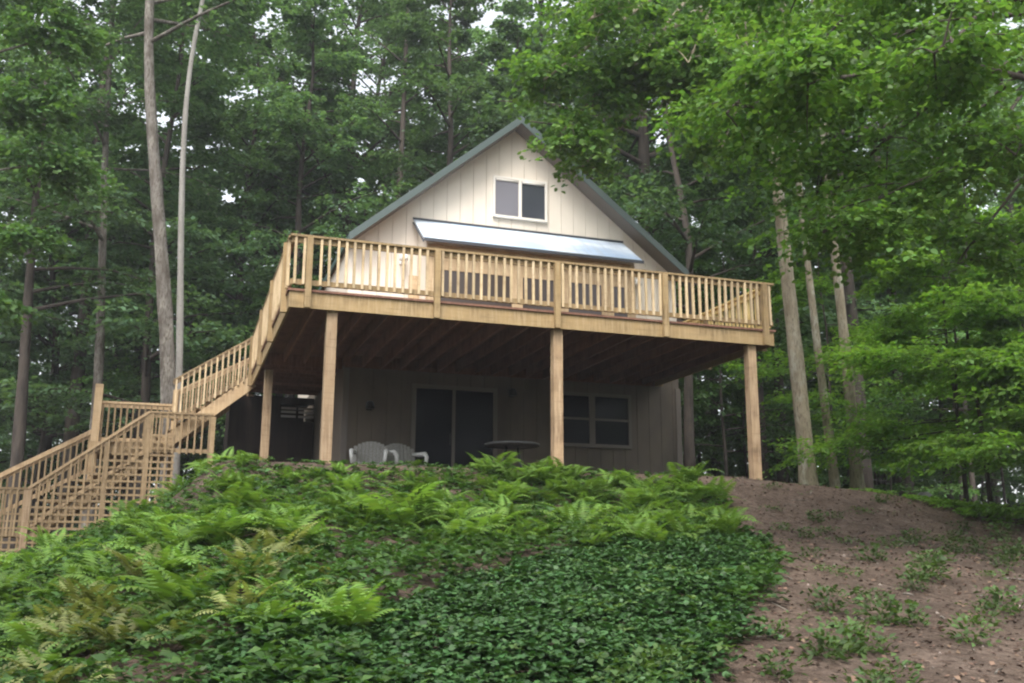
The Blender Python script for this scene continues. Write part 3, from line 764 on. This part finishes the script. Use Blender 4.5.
# overhanging maples in front of the house, on the right; limbs are aimed at real masses of foliage
def limb_tree(name, label, path, r0, r1, masses, seed, leaf, leafm, dens=1.0, bark=M_bark_grey, shape=LEAF6, ns=12):
    """masses: (attach height along trunk 0..1, centre, (rx, ry, rz), n twigs)"""
    g = np.random.default_rng(seed); base = Vector(path[0]); base.z = gz(base.x, base.y)
    b3 = np.array(base); P_ = smooth_path([np.array(p) for p in path], 14) - b3; P_[0][2] = -.3
    mb = MB(); rad = r0 + (r1 - r0) * np.linspace(0, 1, 14); trunk_tube(mb, P_, rad, ns, g)
    S_, D_, L_ = [], [], []
    for (t, c, r_, nt_) in masses:
        f = t * 13; a = min(int(f), 12); p = P_[a] + (P_[a + 1] - P_[a]) * (f - a); c = np.array(c) - b3; r_ = np.array(r_)
        mid = (p + c) / 2 + np.array([0, 0, .07 * np.linalg.norm(c - p)]) + g.normal(0, .15, 3)
        tip = c + (c - p) / np.linalg.norm(c - p) * r_[0] * .5
        cur = smooth_path([p, mid, c, tip], 9); lr = .016 + .008 * np.linalg.norm(c - p)
        mb.tube(cur, np.linspace(lr, .008, 9), 6, False)
        nb = max(3, nt_ // 14)
        for q in range(nb):                         # sub-branches inside the mass, each with its twigs
            s = cur[g.integers(4, 9)]
            e = c + nrm(g.normal(0, 1, 3)) * r_ * g.uniform(.4, .95)
            m2 = (s + e) / 2 + np.array([0, 0, .12])
            sb = smooth_path([s, m2, e], 6); mb.tube(sb, np.linspace(.016, .004, 6), 4, False)
            main = math.atan2(*(e - s)[[1, 0]])
            for w in range(14):
                ss = sb[g.integers(1, 6)] + g.normal(0, .06, 3); az_ = main + g.normal(0, .95); el = g.uniform(-.45, .25)
                S_.append(ss); D_.append((math.cos(az_) * math.cos(el), math.sin(az_) * math.cos(el), math.sin(el))); L_.append(g.uniform(.35, .85))
    V_ = spray_leaves(np.array(S_), np.array(D_), np.array(L_), int(16 * dens), leaf, g, .4, .28, .5, shape)
    return plant_tree(name, (mb.mesh('trunk', bark), poly_mesh('crown', V_, V_.shape[1], leafm)), base, 0, 1, label)

limb_tree('overhanging_maple', 'large maple at the right whose leafy limbs hang over the dirt slope',
    [(9.2, -6.6, -3.9), (9.1, -6.6, 0), (8.9, -6.5, 4), (8.8, -6.4, 8), (8.9, -6.3, 13)], .22, .06,
    [(.34, (6.2, -6.2, .2), (1.5, 1.3, .8), 150), (.38, (4.9, -6.9, 1.3), (1.2, 1.1, .7), 130), (.45, (5.6, -5.4, 2.0), (1.6, 1.3, .8), 170),
     (.42, (6.9, -4.8, 1.2), (1.4, 1.2, .8), 150), (.55, (5.6, -6.2, 3.2), (1.7, 1.3, .8), 170), (.52, (7.4, -5.6, 2.6), (1.5, 1.3, .8), 160),
     (.36, (8.3, -5.6, .3), (.8, .8, .5), 70),
     (.60, (7.3, -4.2, 3.8), (1.6, 1.4, .9), 160), (.42, (8.6, -4.2, 1.5), (1.0, 1.0, .6), 90), (.65, (8.5, -5.0, 5.5), (2.2, 2.0, 1.5), 200), (.85, (9.2, -6.0, 9.5), (2.6, 2.6, 2.2), 260),
     (.46, (6.3, -7.6, 1.7), (1.3, 1.1, .8), 150), (.50, (7.2, -7.0, 3.0), (1.4, 1.2, .9), 160), (.40, (7.6, -7.2, 1.0), (1.2, 1.1, .8), 130)],
    401, .075, M_leaf_near, bark=M_bark_dark, dens=1.25)
limb_tree('trio_tree', 'thickest of the three tan trunks right of the deck, its boughs hanging over the roof',
    [(11.25, 2.5, -2.5), (11.02, 2.5, 1.7), (10.73, 2.4, 5.4), (10.3, 2.2, 10), (10.1, 2.1, 16)], .18, .05,
    [(.75, (4.75, .5, 5.1), (.8, .8, .8), 110), (.69, (5.0, .7, 4.05), (.35, .5, .7), 84), (.67, (5.5, 1.0, 3.5), (.22, .3, .5), 42), (.69, (5.75, .7, 4.75), (.6, .7, .5), 90), (.73, (6.5, .2, 5.6), (1.0, .9, .8), 130),
     (.67, (7.1, .6, 4.9), (.8, .8, .6), 90), (.75, (7.1, -.6, 5.4), (1.2, 1.1, .9), 140), (.79, (5.4, -.2, 6.1), (1.1, 1.0, .8), 130), (.63, (7.9, -.2, 3.9), (.8, .8, .6), 90),
     (.69, (8.0, -1.0, 5.0), (1.0, 1.0, .7), 110), (.83, (7.8, -.6, 7.0), (1.6, 1.4, 1.0), 160), (.71, (9.6, -.4, 5.4), (1.3, 1.2, .9), 130),
     (.93, (9.6, .6, 9.4), (2.0, 1.8, 1.2), 180), (.97, (10.1, 1.6, 14), (2.6, 2.6, 2), 240), (.85, (6.4, 1.4, 8.0), (1.6, 1.4, .9), 140)],
    402, .10, M_leaf_near, bark=M_bark_tan)
limb_tree('lakeside_maple', 'left edge maple reaching layered green boughs in front of the dark woods',
    [(-7.6, 5.5, -5.2), (-7.5, 5.5, 0), (-7.4, 5.6, 5), (-7.3, 5.6, 11)], .16, .04,
    [(.45, (-5.0, 6.0, 2.6), (1.0, .9, .4), 90), (.52, (-4.4, 6.4, 4.3), (1.3, 1.1, .5), 120), (.58, (-5.2, 6.2, 5.6), (1.5, 1.2, .6), 140), (.66, (-4.6, 6.3, 7.2), (1.5, 1.3, .7), 140), (.75, (-5.4, 6.0, 8.6), (1.6, 1.4, .8), 140), (.36, (-5.6, 5.8, 1.0), (1.0, .9, .4), 70), (.85, (-6.0, 6.0, 10.2), (1.8, 1.6, .9), 140)],
    403, .11, M_leaf_mid)

# ------------------------------------------------------------------ ferns
def fern_mesh(seed, nf, L, m):
    g = np.random.default_rng(seed); polys = []
    for f in range(nf):
        az = 2 * math.pi * (f + g.uniform(-.3, .3)) / nf; ln = L * g.uniform(.7, 1.15); e0 = g.uniform(.8, 1.4); curl = g.uniform(.9, 2.2)
        npn = 15; p = np.zeros(3); hd = np.array([math.cos(az), math.sin(az), 0]); lat = np.array([-math.sin(az), math.cos(az), 0]); lat[2] = g.uniform(-.25, .25)
        for s in range(npn):
            t = (s + 1) / npn; e = e0 - curl * t ** 1.3
            d = hd * math.cos(e) + np.array([0, 0, math.sin(e)]); p2 = p + d * ln / npn
            w = ln * .26 * (math.sin(math.pi * min(1, .12 + t * .88)) ** .75) * (1.15 - .55 * t) + .008
            if s > 1:
                for sg in (-1, 1):
                    tip = p + lat * sg * w + d * w * .42 - np.array([0, 0, w * .16]); hw = ln / npn * .42
                    polys.append([p - d * hw * .2, p + lat * sg * w * .5 - d * hw * .2 + d * w * .12, tip, p + lat * sg * w * .4 + d * (hw * 1.6 + w * .16)])
            else:
                polys.append([p - lat * .004, p2 - lat * .004, p2 + lat * .004, p + lat * .004])
            p = p2
    return poly_mesh('fern', np.array(polys), 4, m)
FERN = [fern_mesh(s, n_, L_, M_fern) for s, (n_, L_) in enumerate([(9, .66), (8, .55), (10, .72), (7, .46)])]
FERN_O = [fern_mesh(20 + s, n_, L_, M_fern_old) for s, (n_, L_) in enumerate([(7, .62), (8, .70)])]
def fern(x, y, old, s, kind):
    o = link('fern', (FERN_O[random.randrange(2)] if old else FERN[random.randrange(4)]), None, (x, y, gz(x, y) - .01))
    o.rotation_euler = (random.uniform(-.15, .05), random.uniform(-.12, .12), random.uniform(0, 6.28)); o.scale = (s,) * 3
    if old: tag(o, 'olive-yellow arching fern in the lower left part of the bank', 'fern', 'yellowing ferns on the bank')
    elif kind == 'lip': tag(o, 'bright green fern standing along the top lip of the bank below the deck', 'fern', 'ferns along the top of the bank')
    else: tag(o, 'green fern growing in the thick cover of the bank', 'fern', 'green ferns on the bank')
def dirt_edge(y):                       # x of the border between plants and bare soil
    return np.interp(y, [-12, -9.8, -8.3, -6.6, -3.3, -1.9, -.7, 0], [.6, 1.6, 2.95, 4.4, 6.0, 6.6, 6.2, 5.0])
cnt = 0; pts = []; tries = 0
while cnt < 182 and tries < 6000:       # upper bank
    tries += 1; y = random.uniform(-5.2, -1.25) if random.random() < .975 else random.uniform(-1.2, -.7); x = random.uniform(-3.2, 6.6)
    if x > dirt_edge(y) - .2 or any((x - a) ** 2 + (y - b) ** 2 < .24 ** 2 for a, b in pts): continue
    pts.append((x, y)); cnt += 1; fern(x, y, False, random.uniform(.65, 1.05) * np.interp(y, [-2.8, -1.7, -1.2, -.8], [1, .66, .42, .6]) * (1.35 if random.random() < .06 else 1), 'lip' if y > -1.2 else 'bank')
cnt = 0; tries = 0
while cnt < 30 and tries < 6000:        # taller, fuller ferns right of the middle post, along the crest
    tries += 1; y = random.uniform(-2.6, -1.0); x = random.uniform(2.6, 6.3)
    if x > dirt_edge(y) - .15 or any((x - a) ** 2 + (y - b) ** 2 < .17 ** 2 for a, b in pts): continue
    pts.append((x, y)); cnt += 1; fern(x, y, False, random.uniform(.75, 1.15), 'lip' if y > -1.6 else 'bank')
cnt = 0; tries = 0
while cnt < 52 and tries < 4000:        # left flank
    tries += 1; y = random.uniform(-7.5, 5.5); x = random.uniform(-4.4, -.7) if random.random() < .75 else random.uniform(-1.6, -.5)
    if any((x - a) ** 2 + (y - b) ** 2 < .38 ** 2 for a, b in pts): continue
    pts.append((x, y)); cnt += 1; fern(x, y, random.random() < .18, random.uniform(.65, 1.1), 'bank')
cnt = 0; tries = 0
while cnt < 34 and tries < 4000:        # yellowing patch
    tries += 1; y = random.uniform(-8.6, -4.2); x = random.uniform(-2.7, -.1)
    if any((x - a) ** 2 + (y - b) ** 2 < .24 ** 2 for a, b in pts): continue
    pts.append((x, y)); cnt += 1; fern(x, y, random.random() < .72, random.uniform(.6, .95), 'bank')

# ------------------------------------------------------------------ ground cover and undergrowth (nobody could count them)
def scatter_cover(name, label, n, xr, yr, keep, hmax, leaf, m, seed, per=5, shape=LEAF5, tilt=.35, wid=1.0, cat='ground cover'):
    g = np.random.default_rng(seed); x = g.uniform(*xr, n); y = g.uniform(*yr, n)
    k = keep(x, y, g); x, y = x[k], y[k]; n = len(x)
    lump = .55 + .45 * np.sin(3.1 * x + 1.3 * np.sin(2.3 * y)) * np.sin(2.7 * y + 1.1 * np.sin(1.9 * x))
    z = ground_z(x, y) + hmax * g.uniform(.25, 1, n) * (.35 + .65 * lump) * np.clip(.22 + (-.8 - y) / 2.2 + np.maximum(0, -.9 - x), .22, 1)
    C = np.repeat(np.stack([x, y, z], -1), per, 0); az = (np.tile(np.arange(per) * 2 * math.pi / per, n) + np.repeat(g.uniform(0, 6.28, n), per) + g.normal(0, .25, n * per))
    el = g.uniform(-.35, .55, n * per)
    D = np.stack([np.cos(az) * np.cos(el), np.sin(az) * np.cos(el), np.sin(el)], -1)
    N = np.array([0, 0, 1.0]) + g.normal(0, tilt, (n * per, 3))
    V_ = leaf_polys(C, D, N, leaf * np.repeat(g.uniform(.65, 1.35, n), per) * g.uniform(.7, 1.2, n * per), shape, wid)
    o = link(name, poly_mesh(name, V_, V_.shape[1], m)); tag(o, label, cat, None, 'stuff'); return o
def nz(x, y, s=1.0): return .5 * np.sin(1.7 * s * x + 2.1 * np.sin(1.1 * s * y)) + .5 * np.sin(2.3 * s * y + 1.7 * np.sin(1.3 * s * x))
def pach(x, y, g):
    lim = np.interp(y, [-13, -9.2, -8.3, -7.2, -6, -5, -4.2], [-2.6, -1.25, -.7, .9, 1.6, 3.4, 5.5]) + .35 * nz(x, y)
    return (x > lim) & (x < dirt_edge(y) - .15 + .28 * nz(x, y, 2.2) + g.normal(0, .14, len(x))) & (y < -3.9 + .3 * nz(x, y))
scatter_cover('ground_cover', 'dark glossy low ground cover carpeting the lower middle of the bank', 84000, (-3, 6.5), (-13, -3.4), pach, .16, .041, M_cover, 501, per=6)
def seedling(x, y, g):
    return pach(x, y, g) & (nz(x, y, 1.9) + g.normal(0, .5, len(x)) > .35)
scatter_cover('seedlings', 'paler leafy seedlings poking through the low ground cover of the bank', 5200, (-3, 6.5), (-13, -3.4), seedling, .24, .06, M_weed, 507, per=4, shape=LEAF4, wid=.75)
def brush(x, y, g):
    e = dirt_edge(y) + .18 * nz(x, y, 2.0)
    inside = (x < e) & (y < -.35 + .25 * nz(x, y, 1.7))
    flank = (x < -.35 + .3 * nz(x, y)) & (y < 7.7) & (x > -6.5)
    return ((inside & ~pach(x, y, g)) | flank) & (g.uniform(0, 1, len(x)) < np.where(y > -1.1, .25, np.where(y > -5, .6, .85)))
scatter_cover('undergrowth', 'mixed leafy undergrowth between the ferns on the bank', 62000, (-6.5, 6.8), (-13, 7.7), brush, .30, .075, M_brush, 502, per=5, shape=LEAF4, wid=.8)
def rightbrush(x, y, g):
    return y > 1.0 - 1.25 * np.maximum(0, x - 9.6) + .7 * nz(x, y)
scatter_cover('edge_weeds', 'green weeds crowding the wood edge right of the bare slope', 12000, (10.2, 22), (-6, 8), rightbrush, .5, .10, M_leaf_bright, 503, per=5, shape=LEAF4, wid=.8)

def sprout(x, y, g):
    return (x > dirt_edge(y) - .2) & (nz(x, y, 1.6) + .6 * nz(y, x, 2.9) + g.normal(0, .35, len(x)) > .75)
scatter_cover('sprouts', 'tiny green sprouts speckling the bare soil slope', 5200, (.5, 14), (-12, 3), sprout, .05, .035, M_weed, 506, per=3, shape=LEAF4, wid=.8)
# ------------------------------------------------------------------ bare soil: weeds, litter, pebbles
def weed_mesh(seed, n_, h, leaf):
    g = np.random.default_rng(seed); P_ = np.stack([g.normal(0, .095, n_), g.normal(0, .085, n_), h * g.uniform(.1, 1, n_) ** 1.2], -1)
    az = np.arctan2(P_[:, 1], P_[:, 0]) + g.normal(0, .6, n_); el = g.uniform(-.3, .8, n_)
    D = np.stack([np.cos(az) * np.cos(el), np.sin(az) * np.cos(el), np.sin(el)], -1)
    return poly_mesh('weed', leaf_polys(P_, D, np.array([0, 0, 1.0]) + g.normal(0, .4, (n_, 3)), leaf * g.uniform(.6, 1.3, n_), LEAF4, .75), 4, M_weed)
WEED = [weed_mesh(s, n_, h, l) for s, (n_, h, l) in enumerate([(90, .13, .055), (130, .17, .06), (60, .08, .05), (170, .21, .06)])]
for x, y, k, s in [(6.26, -6.57, 3, 1.3), (6.0, -6.7, 1, 1.0), (5.17, -6.59, 2, 1.1), (6.3, -5.57, 1, 1.1), (5.09, -6.36, 2, .9), (1.5, -9.5, 3, 1.1), (1.25, -9.7, 1, 1.1), (1.75, -9.3, 1, 1.0), (3.25, -9.08, 3, 1.1), (3.0, -9.2, 1, 1.1), (3.5, -9.0, 1, 1.0),
                   (4.26, -8.22, 1, 1.2), (4.0, -7.9, 3, 1.0), (4.45, -8.3, 1, 1.1), (4.58, -8.88, 3, .95), (5.99, -7.78, 1, 1.2), (5.7, -7.9, 2, 1.2), (2.92, -8.62, 0, 1.0), (3.11, -9.75, 0, 1.2), (2.8, -9.9, 1, .9), (7.1, -4.9, 0, 1.0), (7.9, -4.3, 2, 1.2), (8.6, -3.6, 1, 1.0), (7.4, -3.2, 2, 1.0),
                   (9.2, -4.2, 3, 1.0), (9.6, -3.0, 2, 1.1), (8.2, -2.4, 0, .9), (10.6, -3.4, 1, 1.2), (7.2, -2.2, 2, .9), (10.8, -2.2, 0, 1.1), (6.6, -3.9, 1, .8), (5.6, -5.4, 0, .8), (2.2, -9.1, 2, 1.0), (7.3, -6.4, 2, 1.2), (11.4, -2.4, 3, 1.2), (9.9, -1.4, 1, .9), (4.9, -7.2, 2, 1.0),
                   (6.9, -5.9, 1, .9), (5.6, -7.1, 3, .8), (3.7, -8.5, 2, 1.1), (2.4, -9.5, 1, .9), (8.4, -4.6, 3, .9), (7.7, -2.6, 1, 1.0), (9.0, -2.0, 2, 1.2), (10.2, -2.7, 3, .8), (6.9, -4.3, 2, 1.1), (8.9, -5.0, 1, 1.0), (5.3, -8.3, 2, 1.1), (7.9, -1.2, 2, 1.1), (8.1, -5.7, 0, 1.1), (10.1, -3.9, 0, 1.0), (6.7, -3.2, 0, .8), (4.6, -7.7, 0, .9)]:
    o = link('weed_tuft', WEED[k], None, (x, y, gz(x, y) - .01)); o.rotation_euler = (0, 0, random.uniform(0, 6.28)); o.scale = (s * .92, s * .92, s * 1.1)
    tag(o, 'leafy green weed tuft growing in the bare brown soil of the slope', 'weed', 'weed tufts on the bare soil')
def on_dirt(x, y, g): return (x > dirt_edge(y) - .3) | (y > -.6)
scatter_cover('leaf_litter', 'dry brown leaves and bits scattered over the bare soil', 30000, (-.5, 15), (-12, 6), on_dirt, .014, .045, M_litter, 504, per=1, shape=LEAF4, tilt=.3, cat='leaf litter')
g = np.random.default_rng(508); mb = MB(); nt_ = 0
while nt_ < 260:
    x = g.uniform(.5, 13); y = g.uniform(-11, 4)
    if not on_dirt(x, y, g): continue
    a = g.uniform(0, 6.28); L = .06 + .3 * g.uniform() ** 3; dx, dy = math.cos(a) * L / 2, math.sin(a) * L / 2; k = g.normal(0, .12) * L; w = .003 + .006 * g.uniform()
    mb.tube([(x - dx, y - dy, gz(x - dx, y - dy) + w), (x - dy * k, y + dx * k, gz(x, y) + w * 2), (x + dx, y + dy, gz(x + dx, y + dy) + w)], [w, w * .9, w * .5], 5); nt_ += 1
tag(mb.build('twigs', M_bark_grey), 'fallen twigs strewn over the bare brown soil', 'twigs', None, 'stuff')
g = np.random.default_rng(505); n = 900
x = g.uniform(1, 13, n); y = g.uniform(-11, 4, n); kx = on_dirt(x, y, g); x, y = x[kx], y[kx]; n = len(x)
OC = np.array([(1, 0, 0), (0, 1, 0), (-1, 0, 0), (0, -1, 0), (0, 0, .7), (0, 0, -.7)]); TR = [(0, 1, 4), (1, 2, 4), (2, 3, 4), (3, 0, 4), (1, 0, 5), (2, 1, 5), (3, 2, 5), (0, 3, 5)]
rs = .006 + .024 * g.uniform(0, 1, n) ** 5; mb = MB()
for q in range(n):
    a = g.uniform(0, 6.28); c, s = math.cos(a), math.sin(a); z = gz(x[q], y[q])
    mb.add([(x[q] + rs[q] * (v[0] * c - v[1] * s * .7), y[q] + rs[q] * (v[0] * s + v[1] * c * .7), z + rs[q] * v[2]) for v in OC], TR, True)
tag(mb.build('pebbles', M_stone), 'small pebbles lying in the bare brown soil', 'pebbles', None, 'stuff')
